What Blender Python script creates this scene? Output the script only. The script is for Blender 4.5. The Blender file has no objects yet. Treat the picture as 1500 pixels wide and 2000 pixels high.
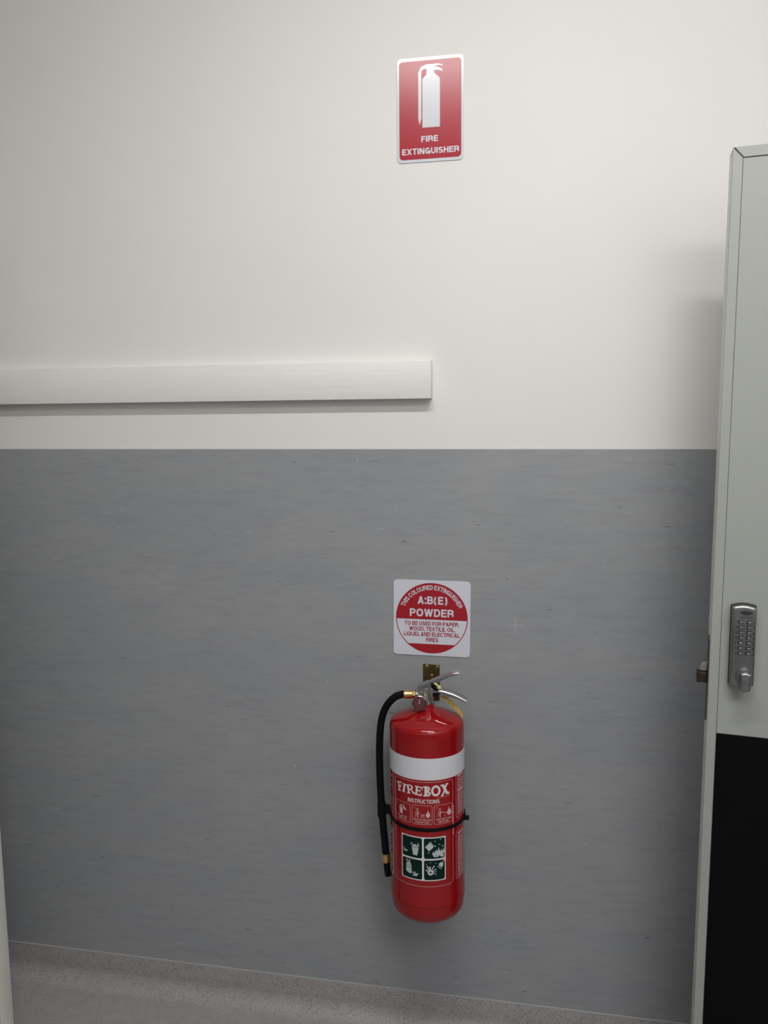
import bpy, bmesh, math, random
from mathutils import Vector, Matrix
random.seed(7)
SC = bpy.context.scene
COL = SC.collection
R_ = math.radians
PI = math.pi

# ------------------------------------------------------------------ camera
f, yaw, pitch, roll = 1500.0, -0.174836108, -0.11909227, -0.00644697
fw = Vector((math.sin(yaw)*math.cos(pitch), math.cos(yaw)*math.cos(pitch), math.sin(pitch)))
r0 = Vector((math.cos(yaw), -math.sin(yaw), 0)); u0 = r0.cross(fw)
rt = math.cos(roll)*r0 + math.sin(roll)*u0
up = -math.sin(roll)*r0 + math.cos(roll)*u0
cd = bpy.data.cameras.new('camera'); cam = bpy.data.objects.new('camera', cd); COL.objects.link(cam)
cd.sensor_fit = 'VERTICAL'; cd.sensor_height = 24.0; cd.lens = 24.0*f/2000.0; cd.clip_start = 0.02
cam.matrix_world = Matrix(((rt.x, up.x, -fw.x, 0), (rt.y, up.y, -fw.y, -1.84), (rt.z, up.z, -fw.z, 1.58), (0, 0, 0, 1)))
SC.camera = cam

# ------------------------------------------------------------------ world, lamps, exposure
w = bpy.data.worlds.new('world'); SC.world = w; w.use_nodes = True
w.node_tree.nodes['Background'].inputs[0].default_value = (0.8, 0.85, 0.9, 1)
w.node_tree.nodes['Background'].inputs[1].default_value = 0.3

def area(name, loc, sx, sy, watts, col, rot=(0, 0, 0)):
    l = bpy.data.lights.new(name, 'AREA'); l.shape = 'RECTANGLE'; l.size = sx; l.size_y = sy
    l.energy = watts; l.color = col
    o = bpy.data.objects.new(name, l); o.location = loc; o.rotation_euler = rot; COL.objects.link(o)
    return o
LAMP = 63.0   # brightness of the tube diffuser near the wall, the added fill panel is FILL_LAMP
FILL_LAMP = 12.0
SC.view_settings.view_transform = 'Standard'; SC.view_settings.look = 'None'
SC.view_settings.gamma = 1.0; SC.view_settings.use_curve_mapping = False
SC.view_settings.exposure = 0.07

# ------------------------------------------------------------------ materials
def mat(name, col, rough=0.5, metal=0.0, spec=0.5, coat=0.0):
    m = bpy.data.materials.new(name); m.use_nodes = True
    b = m.node_tree.nodes['Principled BSDF']
    b.inputs['Base Color'].default_value = (*col, 1); b.inputs['Roughness'].default_value = rough
    b.inputs['Metallic'].default_value = metal; b.inputs['Specular IOR Level'].default_value = spec
    b.inputs['Coat Weight'].default_value = coat
    return m
def N(m, t, **kw):
    n = m.node_tree.nodes.new(t)
    for k, v in kw.items():
        if k in n.inputs: n.inputs[k].default_value = v
        else: setattr(n, k, v)
    return n
def L(m, a, b): m.node_tree.links.new(a, b)
def coords(m, scale):
    tc = N(m, 'ShaderNodeTexCoord'); mp = N(m, 'ShaderNodeMapping'); mp.inputs['Scale'].default_value = scale
    L(m, tc.outputs['Object'], mp.inputs['Vector']); return mp.outputs['Vector']
def noise(m, vec, scale, detail=2, rough=0.5, dist=0.0):
    n = N(m, 'ShaderNodeTexNoise'); n.inputs['Scale'].default_value = scale; n.inputs['Detail'].default_value = detail
    n.inputs['Roughness'].default_value = rough; n.inputs['Distortion'].default_value = dist
    L(m, vec, n.inputs['Vector']); return n.outputs['Fac']
def ramp(m, fac, stops):
    r = N(m, 'ShaderNodeValToRGB'); e = r.color_ramp.elements
    while len(e) < len(stops): e.new(0.5)
    for i, (p, c) in enumerate(stops):
        e[i].position = p; e[i].color = (*c, 1) if len(c) == 3 else c
    L(m, fac, r.inputs['Fac']); return r.outputs['Color']
def mix(m, fac, a, b, kind='MIX'):
    x = N(m, 'ShaderNodeMix'); x.data_type = 'RGBA'; x.blend_type = kind
    if isinstance(fac, float): x.inputs[0].default_value = fac
    else: L(m, fac, x.inputs[0])
    for s, v in ((6, a), (7, b)):
        if isinstance(v, tuple): x.inputs[s].default_value = (*v, 1)
        else: L(m, v, x.inputs[s])
    return x.outputs[2]
def bump(m, h, strength, dist=0.001):
    b = N(m, 'ShaderNodeBump'); b.inputs['Strength'].default_value = strength; b.inputs['Distance'].default_value = dist
    L(m, h, b.inputs['Height']); L(m, b.outputs['Normal'], m.node_tree.nodes['Principled BSDF'].inputs['Normal'])
def base(m, c): L(m, c, m.node_tree.nodes['Principled BSDF'].inputs['Base Color'])
def g(v): return (v, v, v)

M_wall = mat('wall_paint', (0.80, 0.785, 0.75), 0.6, spec=0.3)
v = coords(M_wall, (1, 1, 1)); base(M_wall, ramp(M_wall, noise(M_wall, v, 2.0, 3), [(0.3, (0.785, 0.775, 0.755)), (0.7, (0.81, 0.80, 0.78))]))
bump(M_wall, noise(M_wall, v, 260, 2), 0.12, 0.0006)
M_ceil = mat('ceiling_paint', (0.78, 0.78, 0.77), 0.8)

M_dado = mat('marbled_vinyl', (0.27, 0.275, 0.28), 0.52, spec=0.4)
v = coords(M_dado, (1.0, 1.0, 2.6))
c1 = ramp(M_dado, noise(M_dado, v, 2.2, 5, 0.6, 0.8), [(0.3, (0.288, 0.304, 0.328)), (0.7, (0.332, 0.342, 0.350))])
v2 = coords(M_dado, (1.0, 1.0, 5.5))
c2 = ramp(M_dado, noise(M_dado, v2, 12, 6, 0.68, 0.5), [(0.28, g(0.90)), (0.5, g(1.0)), (0.75, g(1.04))])
c = mix(M_dado, 1.0, c1, c2, 'MULTIPLY')
v3 = coords(M_dado, (1.0, 1.0, 6.0))
fl = ramp(M_dado, noise(M_dado, v3, 19, 3, 0.6, 0.3), [(0.255, g(0.85)), (0.315, g(0))])
c = mix(M_dado, fl, c, (0.115, 0.12, 0.125))
v4 = coords(M_dado, (1.0, 1.0, 8.0))
fl2 = ramp(M_dado, noise(M_dado, v4, 26, 3, 0.55, 0.3), [(0.69, g(0)), (0.75, g(0.8))])
c = mix(M_dado, fl2, c, (0.50, 0.51, 0.51)); base(M_dado, c)
bump(M_dado, noise(M_dado, v, 60, 3), 0.05, 0.001)

M_floor = mat('speckled_vinyl', (0.4, 0.38, 0.37), 0.5, spec=0.4)
v = coords(M_floor, (1, 1, 1))
cf = ramp(M_floor, noise(M_floor, v, 30, 3), [(0.3, (0.335, 0.325, 0.325)), (0.7, (0.375, 0.362, 0.358))])
sp = ramp(M_floor, noise(M_floor, v, 400, 2, 0.6), [(0.37, g(1)), (0.45, g(0))])
cf = mix(M_floor, sp, cf, (0.15, 0.145, 0.15))
sp2 = ramp(M_floor, noise(M_floor, v, 430, 1, 0.5), [(0.62, g(0)), (0.70, g(1))])
cf = mix(M_floor, sp2, cf, (0.47, 0.455, 0.45)); base(M_floor, cf)
bump(M_floor, noise(M_floor, v, 420, 2), 0.25, 0.0006)
M_seal = mat('joint_sealant', (0.42, 0.42, 0.42), 0.45)

M_rail = mat('painted_timber', (0.80, 0.80, 0.775), 0.5)
v = coords(M_rail, (1, 6, 26)); base(M_rail, ramp(M_rail, noise(M_rail, v, 5, 5, 0.6, 0.4), [(0.25, (0.75, 0.75, 0.725)), (0.7, (0.80, 0.80, 0.78))]))
bump(M_rail, noise(M_rail, v, 9, 5, 0.6), 0.2, 0.001)
M_door = mat('door_enamel', (0.51, 0.54, 0.51), 0.42, spec=0.45)
v = coords(M_door, (1, 1, 1)); base(M_door, ramp(M_door, noise(M_door, v, 3, 2), [(0.3, (0.345, 0.365, 0.345)), (0.7, (0.36, 0.378, 0.36))]))
M_edge = mat('pale_lacquer', (0.66, 0.67, 0.62), 0.4)
M_gap = mat('door_joint', (0.14, 0.15, 0.14), 0.7)
M_kick = mat('black_laminate', (0.0035, 0.0038, 0.0048), 0.6, spec=0.08)
v = coords(M_kick, (1, 1, 1)); bump(M_kick, noise(M_kick, v, 500, 2), 0.1, 0.0005)

M_signw = mat('sign_white', (0.68, 0.69, 0.75), 0.20)
M_signr = mat('sign_red', (0.40, 0.010, 0.028), 0.24, spec=0.5)
M_plasw = mat('printed_white', (0.66, 0.67, 0.76), 0.5)
M_plasr = mat('printed_red', (0.36, 0.006, 0.018), 0.5)

M_red = mat('red_enamel', (0.29, 0.005, 0.008), 0.4, spec=0.0, coat=1.0)
M_red.node_tree.nodes['Principled BSDF'].inputs['Coat Roughness'].default_value = 0.06
v = coords(M_red, (1, 1, 1)); bump(M_red, noise(M_red, v, 160, 2), 0.03, 0.0004)
M_band = mat('white_band', (0.66, 0.665, 0.72), 0.40)
M_pink = mat('label_print', (0.68, 0.45, 0.46), 0.45)
M_lwhite = mat('label_white', (0.72, 0.68, 0.69), 0.45)
M_green = mat('dark_green_print', (0.003, 0.020, 0.016), 0.5, spec=0.12)
M_icon = mat('pictogram_grey', (0.50, 0.54, 0.55), 0.45)
M_rubber = mat('black_rubber', (0.004, 0.004, 0.006), 0.55, spec=0.12)
M_brass = mat('brass', (0.68, 0.50, 0.21), 0.28, 1.0)
M_brassd = mat('zinc_passivated_brass', (0.34, 0.29, 0.11), 0.30, 1.0)
v = coords(M_brassd, (1, 1, 1)); base(M_brassd, ramp(M_brassd, noise(M_brassd, v, 45, 2), [(0.3, (0.29, 0.26, 0.11)), (0.7, (0.24, 0.245, 0.125))]))
M_nickel = mat('cast_nickel', (0.52, 0.49, 0.46), 0.33, 1.0)
M_chrome = mat('polished_steel', (0.60, 0.58, 0.57), 0.12, 1.0)
M_satin = mat('satin_chrome', (0.42, 0.43, 0.43), 0.30, 1.0)
v = coords(M_satin, (1, 1, 1)); base(M_satin, ramp(M_satin, noise(M_satin, v, 30, 2), [(0.3, (0.31, 0.32, 0.32)), (0.7, (0.34, 0.35, 0.35))]))
M_bronze = mat('bronze_latch', (0.10, 0.075, 0.07), 0.35, 1.0)
M_dark = mat('dark_print_shade', (0.02, 0.022, 0.022), 0.5)  # dark print, also the painted shade on the keypad lock
M_yell = mat('yellow_plastic', (0.52, 0.36, 0.075), 0.45)
v = coords(M_yell, (1, 1, 1)); base(M_yell, ramp(M_yell, noise(M_yell, v, 500, 1), [(0.4, (0.42, 0.28, 0.05)), (0.6, (0.60, 0.44, 0.12))]))
M_seally = mat('pale_yellow_plastic', (0.62, 0.66, 0.26), 0.35)
M_dial = mat('dial_red', (0.15, 0.02, 0.035), 0.3)
M_glass = mat('clear_lens', (1, 1, 1), 0.05)
M_glass.node_tree.nodes['Principled BSDF'].inputs['Transmission Weight'].default_value = 1.0
M_glass.node_tree.nodes['Principled BSDF'].inputs['IOR'].default_value = 1.35

# ------------------------------------------------------------------ helpers
def obj(name, bm, m, parent=None, smooth=None, label=None):
    me = bpy.data.meshes.new(name)
    bmesh.ops.recalc_face_normals(bm, faces=bm.faces)
    bm.to_mesh(me); bm.free()
    for x in (m if isinstance(m, (list, tuple)) else [m]): me.materials.append(x)
    if smooth is not None:
        for p in me.polygons: p.use_smooth = True
        me.set_sharp_from_angle(angle=R_(smooth))
    o = bpy.data.objects.new(name, me); COL.objects.link(o)
    if parent: o.parent = parent
    if label: o['label'] = label
    return o
def empty(name, loc=(0, 0, 0), rot=None):
    o = bpy.data.objects.new(name, None); COL.objects.link(o); o.location = loc; o.empty_display_size = 0.05
    if rot: o.rotation_euler = rot
    return o
def tag(o, label=None, cat=None, group=None, kind=None):
    if label: o['label'] = label
    if cat: o['category'] = cat
    if group: o['group'] = group
    if kind: o['kind'] = kind
    return o
def box(bm, x0, x1, y0, y1, z0, z1, bev=0.0, seg=2):
    t = bmesh.new()
    vs = [t.verts.new((x, y, z)) for x in (x0, x1) for y in (y0, y1) for z in (z0, z1)]
    for q in ((0, 1, 3, 2), (4, 6, 7, 5), (0, 4, 5, 1), (2, 3, 7, 6), (0, 2, 6, 4), (1, 5, 7, 3)):
        t.faces.new([vs[i] for i in q])
    if bev: bmesh.ops.bevel(t, geom=t.edges[:], offset=bev, segments=seg, profile=0.5, affect='EDGES')
    me = bpy.data.meshes.new('t'); t.to_mesh(me); t.free(); bm.from_mesh(me); bpy.data.meshes.remove(me)
    return bm
def prism(bm, pts, y0, y1, bev=0.0, seg=2, mp=None):
    """outline pts (x,z) extruded between y0 and y1"""
    t = bmesh.new()
    a = [t.verts.new((p[0], y0, p[1])) for p in pts]; b = [t.verts.new((p[0], y1, p[1])) for p in pts]
    n = len(pts); t.faces.new(a); t.faces.new(b[::-1])
    for i in range(n): t.faces.new((a[i], b[i], b[(i+1) % n], a[(i+1) % n]))
    bmesh.ops.recalc_face_normals(t, faces=t.faces)
    if bev:
        es = [e for e in t.edges if abs(e.verts[0].co.y-e.verts[1].co.y) < 1e-9]
        bmesh.ops.bevel(t, geom=es, offset=bev, segments=seg, profile=0.5, affect='EDGES')
    if mp: t.transform(mp)
    me = bpy.data.meshes.new('t'); t.to_mesh(me); t.free(); bm.from_mesh(me); bpy.data.meshes.remove(me)
    return bm
def lathe(bm, prof, seg=48, mp=None, cap=True):
    """profile (r,z) about z"""
    t = bmesh.new(); rings = []
    for r, z in prof:
        if r < 1e-6: rings.append([t.verts.new((0, 0, z))])
        else: rings.append([t.verts.new((r*math.cos(2*PI*k/seg), r*math.sin(2*PI*k/seg), z)) for k in range(seg)])
    for A, B in zip(rings, rings[1:]):
        for k in range(seg):
            k2 = (k+1) % seg
            if len(A) == 1 and len(B) == 1: continue
            if len(A) == 1: t.faces.new((A[0], B[k], B[k2]))
            elif len(B) == 1: t.faces.new((A[k], A[k2], B[0]))
            else: t.faces.new((A[k], A[k2], B[k2], B[k]))
    if cap:
        for Rr in (rings[0], rings[-1]):
            if len(Rr) > 1: t.faces.new(Rr)
    if mp: t.transform(mp)
    me = bpy.data.meshes.new('t'); t.to_mesh(me); t.free(); bm.from_mesh(me); bpy.data.meshes.remove(me)
    return bm
def tube(bm, pts, rad, seg=20, sub=6):
    """smooth tube through pts; rad float or list"""
    P = [Vector(p) for p in pts]; n = len(P)
    rr = rad if isinstance(rad, (list, tuple)) else [rad]*n
    path = []; rads = []
    for i in range(n-1):
        a, b, c_, d = P[max(i-1, 0)], P[i], P[i+1], P[min(i+2, n-1)]
        for s in range(sub):
            t = s/sub
            path.append(0.5*((2*b)+(c_-a)*t+(2*a-5*b+4*c_-d)*t*t+(3*b-a-3*c_+d)*t**3)); rads.append(rr[i]*(1-t)+rr[i+1]*t)
    path.append(P[-1]); rads.append(rr[-1])
    rings = []; ref = Vector((0, 1, 0))
    for i, p in enumerate(path):
        tg = (path[min(i+1, len(path)-1)]-path[max(i-1, 0)]).normalized()
        s = tg.cross(ref)
        if s.length < 1e-3: s = tg.cross(Vector((1, 0, 0)))
        s.normalize(); q = s.cross(tg).normalized()
        rings.append([bm.verts.new(p+rads[i]*(math.cos(2*PI*k/seg)*s+math.sin(2*PI*k/seg)*q)) for k in range(seg)])
    for A, B in zip(rings, rings[1:]):
        for k in range(seg): bm.faces.new((A[k], A[(k+1) % seg], B[(k+1) % seg], B[k]))
    bm.faces.new(rings[0]); bm.faces.new(rings[-1][::-1])
    return bm
def rrect(x0, x1, z0, z1, r, n=6):
    o = []
    for cx, cz, a0 in ((x1-r, z1-r, 0), (x0+r, z1-r, 90), (x0+r, z0+r, 180), (x1-r, z0+r, 270)):
        for k in range(n+1):
            a = R_(a0+90*k/n); o.append((cx+r*math.cos(a), cz+r*math.sin(a)))
    return o
def circ(cx, cz, r, n=24, a0=0, a1=360):
    full = abs(a1-a0) >= 360
    return [(cx+r*math.cos(R_(a0+(a1-a0)*k/(n if full else n-1))), cz+r*math.sin(R_(a0+(a1-a0)*k/(n if full else n-1)))) for k in range(n)]

# --- flat print: 2-D faces (units mm), later mapped on a surface
class Print:
    def __init__(s): s.bm = bmesh.new(); s.n = 0
    def up(s): s.n += 1; return (s.n % 12)*1.1e-5   # each stroke lies a hair above the last, so none share a plane
    def poly(s, pts):
        u_ = s.up(); s.bm.faces.new([s.bm.verts.new((x, z, u_)) for x, z in pts]); return s
    def rect(s, x0, z0, x1, z1): return s.poly([(x0, z0), (x1, z0), (x1, z1), (x0, z1)])
    def line(s, pts, wd, closed=False):
        n = len(pts); P = [Vector(p) for p in pts]; q = []; u_ = s.up()
        for i in range(n):
            a = P[i-1] if (i > 0 or closed) else P[i]; b = P[(i+1) % n] if (i < n-1 or closed) else P[i]
            d1 = (P[i]-a); d2 = (b-P[i])
            if d1.length < 1e-9: d1 = d2
            if d2.length < 1e-9: d2 = d1
            d = (d1.normalized()+d2.normalized()).normalized(); nn = Vector((-d.y, d.x))
            k = 1/max(0.5, nn.dot(Vector((-d1.normalized().y, d1.normalized().x))))
            q.append((P[i]+nn*wd/2*k, P[i]-nn*wd/2*k))
        V = [(s.bm.verts.new((a.x, a.y, u_)), s.bm.verts.new((b.x, b.y, u_))) for a, b in q]
        for i in range(n if closed else n-1):
            A, B = V[i], V[(i+1) % n]; s.bm.faces.new((A[0], A[1], B[1], B[0]))
        return s
    def ring(s, cx, cz, ro, ri, n=40, sz=1.0):
        u_ = s.up(); V = [(s.bm.verts.new((cx+ro*math.cos(2*PI*k/n), cz+sz*ro*math.sin(2*PI*k/n), u_)), s.bm.verts.new((cx+ri*math.cos(2*PI*k/n), cz+(sz*ro-(ro-ri))*math.sin(2*PI*k/n), u_))) for k in range(n)]
        for k in range(n):
            A, B = V[k], V[(k+1) % n]; s.bm.faces.new((A[0], A[1], B[1], B[0]))
        return s
    def text(s, body, h, x=0, z=0, bold=0.0, sx=1.0, align='CENTER', width=None, fn=None, spacing=1.0):
        """capital height h mm, baseline z; width fits the line to that width"""
        V, F = glyphs(body, bold, spacing)
        if not V: return s
        k = h; xs = [p[0] for p in V]; x0, x1 = min(xs), max(xs)
        kx = (width/(x1-x0)) if width else k*sx
        W_ = (x1-x0)*kx; off = {'CENTER': -W_/2, 'LEFT': 0, 'RIGHT': -W_}[align]
        vs = []
        for px, pz, pl_ in V:
            q = ((px-x0)*kx+off, pz*k)
            q = fn(*q) if fn else (q[0]+x, q[1]+z)
            vs.append(s.bm.verts.new((q[0], q[1], pl_)))
        for fc in F:
            try: s.bm.faces.new([vs[i] for i in fc])
            except ValueError: pass
        return s
    def make(s, name, m, mapping, parent=None, step=None, label=None):
        bm = s.bm
        if step:
            xs = [v.co.x for v in bm.verts]; x = math.floor(min(xs)/step)*step
            while x < max(xs):
                bmesh.ops.bisect_plane(bm, geom=bm.verts[:]+bm.edges[:]+bm.faces[:], plane_co=(x, 0, 0), plane_no=(1, 0, 0)); x += step
        for v_ in bm.verts: v_.co = mapping(v_.co.x, v_.co.y, v_.co.z)
        me = bpy.data.meshes.new(name); bm.to_mesh(me); bm.free(); me.materials.append(m)
        o = bpy.data.objects.new(name, me); COL.objects.link(o)
        if parent: o.parent = parent
        if label: o['label'] = label
        return o
_cache = {}
def _arc(cx, cz, rx, rz, a0, a1, n=10, e=0.86):
    o = []
    for k in range(n+1):
        a = R_(a0+(a1-a0)*k/n); c, q = math.cos(a), math.sin(a)
        o.append((cx+rx*math.copysign(abs(c)**e, c), cz+rz*math.copysign(abs(q)**e, q)))
    return o
def _font():
    """upright grotesque capitals as centre lines in a unit box: L polyline, D slanted bar"""
    G = {}
    G['A'] = (.80, [('D', 0, 0, .5, 1), ('D', 1, 0, .5, 1), ('L', [(.22, .24), (.78, .24)])])
    G['B'] = (.76, [('L', [(0, 0), (0, 1)]), ('L', [(0, 1), (.55, 1)]+_arc(.55, .76, .38, .24, 90, -90)[1:-1]+[(.55, .52), (0, .52)]), ('L', [(.55, .52)]+_arc(.58, .26, .42, .26, 90, -90)[1:-1]+[(.55, 0), (0, 0)])])
    G['C'] = (.74, [('L', _arc(.5, .5, .5, .5, 38, 322, 24))])
    G['D'] = (.78, [('L', [(0, 0), (0, 1)]), ('L', [(0, 1), (.42, 1)]+_arc(.42, .5, .58, .5, 90, -90, 16)[1:-1]+[(.42, 0), (0, 0)])])
    G['E'] = (.66, [('L', [(1, 1), (0, 1), (0, 0), (1, 0)]), ('L', [(0, .52), (.92, .52)])])
    G['F'] = (.62, [('L', [(1, 1), (0, 1), (0, -.0)]), ('L', [(0, .50), (.88, .50)]), ('L', [(0, .5), (0, 0)])])
    G['G'] = (.82, [('L', _arc(.5, .5, .5, .5, 38, 330, 24)), ('L', [(.55, .44), (1, .44), (1, 0)])])
    G['H'] = (.76, [('L', [(0, 0), (0, 1)]), ('L', [(1, 0), (1, 1)]), ('L', [(0, .52), (1, .52)])])
    G['I'] = (0, [('L', [(.5, 0), (.5, 1)])])
    G['K'] = (.78, [('L', [(0, 0), (0, 1)]), ('D', .12, .42, .86, 1), ('D', .42, .58, .90, 0)])
    G['L'] = (.62, [('L', [(0, 1), (0, 0), (1, 0)])])
    G['M'] = (.92, [('L', [(0, 0), (0, 1)]), ('L', [(1, 0), (1, 1)]), ('D', .5, 0, .08, 1), ('D', .5, 0, .92, 1)])
    G['N'] = (.78, [('L', [(0, 0), (0, 1)]), ('L', [(1, 0), (1, 1)]), ('D', .96, 0, .04, 1)])
    G['O'] = (.84, [('C', _arc(.5, .5, .5, .5, 0, 345, 23))])
    G['0'] = (.62, [('C', _arc(.5, .5, .5, .5, 0, 345, 23))])
    G['P'] = (.72, [('L', [(0, 0), (0, 1)]), ('L', [(0, 1), (.55, 1)]+_arc(.55, .72, .45, .28, 90, -90)[1:-1]+[(.55, .44), (0, .44)])])
    G['Q'] = (.84, G['O'][1]+[('D', .60, .34, .94, 0)])
    G['R'] = (.78, [('L', [(0, 0), (0, 1)]), ('L', [(0, 1), (.55, 1)]+_arc(.55, .74, .42, .26, 90, -90)[1:-1]+[(.55, .48), (0, .48)]), ('L', [(.55, .48)]+_arc(.62, .26, .32, .20, 80, 0, 6)+[(.97, 0)])])
    G['S'] = (.72, [('L', _arc(.5, .76, .47, .24, 20, 180, 10)+_arc(.5, .74, .47, .22, 180, 250, 5)[1:]+_arc(.5, .26, .5, .24, 70, 0, 5)+_arc(.5, .24, .5, .24, 0, -162, 10)[1:])])
    G['T'] = (.70, [('L', [(0, 1), (1, 1)]), ('L', [(.5, 1), (.5, 0)])])
    G['U'] = (.76, [('L', [(0, 1), (0, .38)]+_arc(.5, .38, .5, .38, 180, 360, 14)[1:]+[(1, 1)])])
    G['V'] = (.76, [('D', .5, 0, 0, 1), ('D', .5, 0, 1, 1)])
    G['W'] = (1.12, [('D', .26, 0, 0, 1), ('D', .26, 0, .5, 1), ('D', .74, 0, .5, 1), ('D', .74, 0, 1, 1)])
    G['X'] = (.78, [('D', 0, 0, 1, 1), ('D', 1, 0, 0, 1)])
    G['Y'] = (.76, [('D', .5, .40, 0, 1), ('D', .5, .40, 1, 1), ('L', [(.5, .48), (.5, 0)])])
    G['Z'] = (.68, [('L', [(0, 1), (1, 1)]), ('L', [(0, 0), (1, 0)]), ('D', .06, .05, .94, .95)])
    G['('] = (.44, [('L', _arc(1.1, .42, 1.1, .66, 110, 250, 14, 1))]); G[')'] = (.44, [('L', _arc(-.1, .42, 1.1, .66, 70, -70, 14, 1))])
    G[':'] = (0, [('Q', .5, .10), ('Q', .5, .68)]); G['.'] = (0, [('Q', .5, .10)]); G[','] = (0, [('Q', .5, .10), ('D', .1, -.24, .6, .08)])
    G['1'] = (.40, [('L', [(1, 0), (1, 1)]), ('D', .1, .68, .8, .95)])
    G['2'] = (.62, [('L', _arc(.5, .70, .5, .30, 170, -20, 12)), ('D', .12, .06, .88, .56), ('L', [(0, 0), (1, 0)])])
    G['3'] = (.62, [('L', _arc(.5, .76, .46, .24, 160, -80, 12)), ('L', _arc(.5, .27, .5, .27, 80, -160, 12))])
    G['4'] = (.64, [('L', [(.74, 0), (.74, 1)]), ('D', .0, .26, .68, 1), ('L', [(0, .24), (1, .24)])])
    G['5'] = (.62, [('L', [(.95, 1), (.12, 1), (.06, .54)]), ('L', _arc(.46, .32, .52, .32, 130, -160, 14))])
    G['6'] = (.62, [('C', _arc(.5, .30, .5, .30, 0, 345, 23)), ('L', _arc(.52, .40, .52, .60, 50, 200, 12))])
    G['7'] = (.60, [('L', [(0, 1), (1, 1)]), ('D', .38, 0, .92, .95)])
    G['8'] = (.62, [('C', _arc(.5, .76, .44, .24, 0, 345, 23)), ('C', _arc(.5, .27, .5, .27, 0, 345, 23))])
    G['9'] = (.62, [('C', _arc(.5, .70, .5, .30, 0, 345, 23)), ('L', _arc(.48, .60, .52, .60, 230, 380, 12))])
    G['m'] = (.90, [('L', [(0, 0), (0, .62), (1, .62), (1, 0)]), ('L', [(.5, .62), (.5, 0)])])
    return G
FONT = _font()
def glyphs(body, bold, spacing):
    """vertices and faces of a line of lettering, capital height 1, baseline 0"""
    key = (body, bold, spacing)
    if key in _cache: return _cache[key]
    t = 0.13+bold*2.6; V = []; F = []; x = 0.0
    cnt = [0]
    def quad(p): F.append(tuple(range(len(V), len(V)+len(p)))); V.extend([(a_, b_, (cnt[0] % 12)*1.1e-5) for a_, b_ in p])
    for ch in body:
        if ch == ' ': x += 0.30; continue
        w_, ops = FONT[ch]; w_ = max(w_, t)
        def M(px, pz): return (x+t/2+px*(w_-t), t/2+pz*(1-t))
        for op in ops:
            cnt[0] += 1
            if op[0] in 'LC':
                P = [Vector(M(*p)) for p in op[1]]; n = len(P); cl = op[0] == 'C'; q = []
                for i in range(n):
                    a = P[i-1] if (i or cl) else None; b = P[(i+1) % n] if (i < n-1 or cl) else None
                    d1 = (P[i]-a).normalized() if a is not None else (b-P[i]).normalized()
                    d2 = (b-P[i]).normalized() if b is not None else d1
                    d = (d1+d2).normalized(); nn = Vector((-d.y, d.x)); k = min(1.6, 1/max(.4, nn.dot(Vector((-d1.y, d1.x)))))
                    p = P[i].copy()
                    if a is None and abs(d.x*d.y) < 1e-6: p -= d*t/2
                    if b is None and abs(d.x*d.y) < 1e-6: p += d*t/2
                    if (a is None or b is None) and p.y < t*0.3 and abs(d.x) < 1e-6: p.y = 0.0
                    q.append((tuple(p+nn*t/2*k), tuple(p-nn*t/2*k)))
                for i in range(n if cl else n-1):
                    A, B = q[i], q[(i+1) % n]; quad([A[0], A[1], B[1], B[0]])
            elif op[0] == 'D':
                _, a, b, c, d = op
                X0, Z0 = x+t/2+a*(w_-t), (0 if b == 0 else t/2+b*(1-t)); X1, Z1 = x+t/2+c*(w_-t), (1 if d == 1 else t/2+d*(1-t))
                L_ = math.hypot(X1-X0, Z1-Z0); hw = t/2*min(1.9, L_/abs(Z1-Z0))
                quad([(X0-hw, Z0), (X0+hw, Z0), (X1+hw, Z1), (X1-hw, Z1)])
            else:
                X0, Z0 = x+w_/2, op[2]*1.0; quad([(X0-t/2, Z0-t/2+.03), (X0+t/2, Z0-t/2+.03), (X0+t/2, Z0+t/2+.03), (X0-t/2, Z0+t/2+.03)])
        x += w_+0.085*spacing+t*0.12
    out = (V, F); _cache[key] = out; return out

# ------------------------------------------------------------------ room shell
XL, XR, YF, ZC = -3.4, 1.32, -3.3, 3.00
o = obj('wall_back', box(bmesh.new(), XL, XR, 0, 0.1, 0, ZC), M_wall); tag(o, 'white painted wall above the grey vinyl dado', kind='structure')
tag(obj('wall_left', box(bmesh.new(), XL-0.1, XL, YF, 0.1, 0, ZC), M_wall), 'white side wall left of the view', kind='structure')
tag(obj('wall_right', box(bmesh.new(), XR, XR+0.1, YF, 0.1, 0, ZC), M_wall), 'white side wall behind the open door', kind='structure')
tag(obj('wall_front', box(bmesh.new(), XL, XR, YF-0.1, YF, 0, ZC), M_wall), 'white wall facing the extinguisher wall', kind='structure')
tag(obj('ceiling', box(bmesh.new(), XL-0.1, XR+0.1, YF-0.1, 0.1, ZC, ZC+0.1), M_ceil), 'flat white ceiling', kind='structure')
tag(obj('floor', box(bmesh.new(), XL-0.1, XR+0.1, YF-0.1, 0.1, -0.1, 0), M_floor), 'light grey speckled vinyl floor', kind='structure')
# vinyl dado sheet with a welded seam is one continuous run
dado = obj('trim_1', box(bmesh.new(), XL, XR, -0.0025, 0, 0.085, 1.5103, 0.0006, 1), M_dado)
tag(dado, 'grey marbled vinyl sheet covering the lower wall', kind='structure')
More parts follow.
